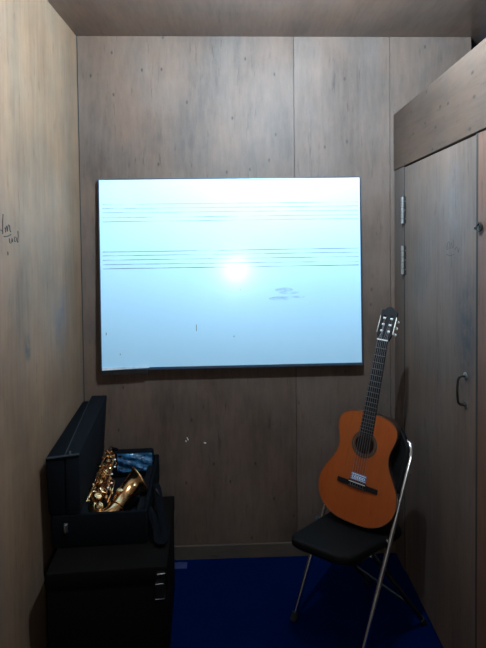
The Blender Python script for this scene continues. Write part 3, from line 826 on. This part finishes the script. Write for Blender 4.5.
# neck and fingerboard
mb = MB()
t_ = bmesh.new(); rings = []
for (z, wd, dp) in ((0.470, 0.030, 0.080), (0.490, 0.031, 0.060), (0.505, 0.030, 0.034), (0.53, 0.030, 0.026), (0.65, 0.0285, 0.0235), (0.76, 0.0268, 0.021), (0.832, 0.026, 0.020), (0.842, 0.026, 0.024)):
    rings.append([t_.verts.new((wd * math.cos(math.pi * k / 10), -0.001 + dp * math.sin(math.pi * k / 10), z)) for k in range(11)])
for a_, b_ in zip(rings, rings[1:]):
    for k in range(10): t_.faces.new((a_[k], a_[k + 1], b_[k + 1], b_[k]))
    t_.faces.new((a_[10], a_[0], b_[0], b_[10]))
t_.faces.new(rings[0]); t_.faces.new(rings[-1][::-1])
bmesh.ops.recalc_face_normals(t_, faces=t_.faces); mb.merge(t_)
gb(mb, 'neck', 'neck_wood')
mb = MB(); mb.hexa([(-0.0315, -0.007, 0.392), (0.0315, -0.007, 0.392), (0.0315, -0.0005, 0.392), (-0.0315, -0.0005, 0.392)],
                   [(-0.026, -0.007, 0.832), (0.026, -0.007, 0.832), (0.026, -0.0005, 0.832), (-0.026, -0.0005, 0.832)], 0.001)
fb = gb(mb, 'fingerboard', 'ebony', smooth=False)
for k in range(1, 19):
    z = 0.832 - 0.67 * (1 - 2 ** (-k / 12.0))
    wd = 0.026 + (0.0055) * (0.832 - z) / 0.446
    mb = MB(); mb.tube([(-wd, -0.0072, z), (wd, -0.0072, z)], 0.0011, 6); gb(mb, 'fret', 'fret_metal', fb)
mb = MB(); mb.box((-0.026, -0.0105, 0.832), (0.026, 0.0, 0.8375), 0.0008); gb(mb, 'nut', 'bone', None, smooth=False)
# slotted headstock, tipped back
ht = Matrix.Translation((0, -0.002, 0.837)) @ Matrix.Rotation(math.radians(-13), 4, 'X') @ Matrix.Diagonal((1, 1, 0.86, 1))
hd = [(-0.0265, 0.0), (0.0265, 0.0), (0.034, 0.028), (0.0385, 0.165), (0.036, 0.176), (0.024, 0.178), (0.018, 0.188), (0.006, 0.196), (0.0, 0.198),
      (-0.006, 0.196), (-0.018, 0.188), (-0.024, 0.178), (-0.036, 0.176), (-0.0385, 0.165), (-0.034, 0.028)]
t_ = bmesh.new()
ov = [t_.verts.new((x, 0.0, z)) for x, z in hd]; edges = [t_.edges.new((ov[i], ov[(i + 1) % len(ov)])) for i in range(len(ov))]
for sx_ in (-0.0165, 0.0165):
    sl_ = []
    for k in range(9): sl_.append((sx_ + 0.0065 * math.cos(math.pi * k / 8), 0.138 + 0.0065 * math.sin(math.pi * k / 8)))
    for k in range(9): sl_.append((sx_ - 0.0065 * math.cos(math.pi * k / 8), 0.042 - 0.0065 * math.sin(math.pi * k / 8)))
    sv = [t_.verts.new((x, 0.0, z)) for x, z in sl_]; edges += [t_.edges.new((sv[i], sv[(i + 1) % len(sv)])) for i in range(len(sv))]
bmesh.ops.triangle_fill(t_, use_beauty=True, use_dissolve=False, edges=edges)
g = bmesh.ops.extrude_face_region(t_, geom=t_.faces[:])
for v in [e for e in g['geom'] if isinstance(e, bmesh.types.BMVert)]: v.co.y += 0.018
bmesh.ops.recalc_face_normals(t_, faces=t_.faces)
bmesh.ops.transform(t_, matrix=ht, verts=t_.verts)
mb = MB(); mb.merge(t_); hs = gb(mb, 'headstock', 'ebony', smooth=False)
roller_z = (0.052, 0.090, 0.128)
for sgn in (-1, 1):
    for z in roller_z:
        mb = MB(); mb.tube([ht @ Vector((sgn * 0.009, 0.006, z)), ht @ Vector((sgn * 0.0245, 0.006, z))], 0.0052, 12); rl = gb(mb, 'string_roller', 'bone', hs)
        mb = MB(); mb.tube([ht @ Vector((sgn * 0.038, 0.010, z)), ht @ Vector((sgn * 0.041, 0.016, z)), ht @ Vector((sgn * 0.041, 0.030, z))], 0.0028, 8); pg = gb(mb, 'tuning_peg', 'steel', hs)
        c_ = ht @ Vector((sgn * 0.042, 0.038, z)); mb = MB(); mb.sphere(c_, 0.009, (0.6, 0.95, 0.8), 12, 8); gb(mb, 'peg_button', 'pearl', pg)
    mb = MB(); mb.box((sgn * 0.0385 - 0.001, 0.002, 0.040), (sgn * 0.0385 + 0.0015, 0.016, 0.142), mat=ht); gb(mb, 'tuner_plate', 'rusty', hs, smooth=False)
# strings
for k in range(6):
    xn = -0.0215 + 0.0086 * k; xb = -0.029 + 0.0116 * k
    sgn = -1 if k < 3 else 1; z = roller_z[k if k < 3 else 5 - k]
    pr_ = ht @ Vector((sgn * (0.012 + 0.003 * (k % 3)), 0.001, z))
    mb = MB(); mb.tube([(xb, -0.011, 0.158), (xb, -0.0135, 0.1735), (xn, -0.0112, 0.835), tuple(pr_)], 0.00075 if k > 2 else 0.0010, 5)
    gb(mb, 'string', 'nylon')

# ================================================================== small scrap on the carpet
sc = thing('cloth_scrap', 'small pale blue cloth scrap on the carpet beside the dark chest', 'cloth', at(-0.335, 2.372, 0.0, 0.05))
t_ = bmesh.new(); bmesh.ops.create_grid(t_, x_segments=10, y_segments=6, size=0.5)
for v in t_.verts:
    u, q = v.co.x, v.co.y
    v.co = Vector((u * 0.085, q * 0.045, 0.003 + 0.010 * (0.5 + 0.5 * math.sin(u * 7 + q * 3)) * (1 - abs(2 * q) ** 3)))
g = bmesh.ops.extrude_face_region(t_, geom=t_.faces[:])
for v in [e for e in g['geom'] if isinstance(e, bmesh.types.BMVert)]: v.co.z -= 0.003
bmesh.ops.recalc_face_normals(t_, faces=t_.faces)
mb = MB(); mb.merge(t_); mb.build('folded_cloth', 'blue_cloth', sc)
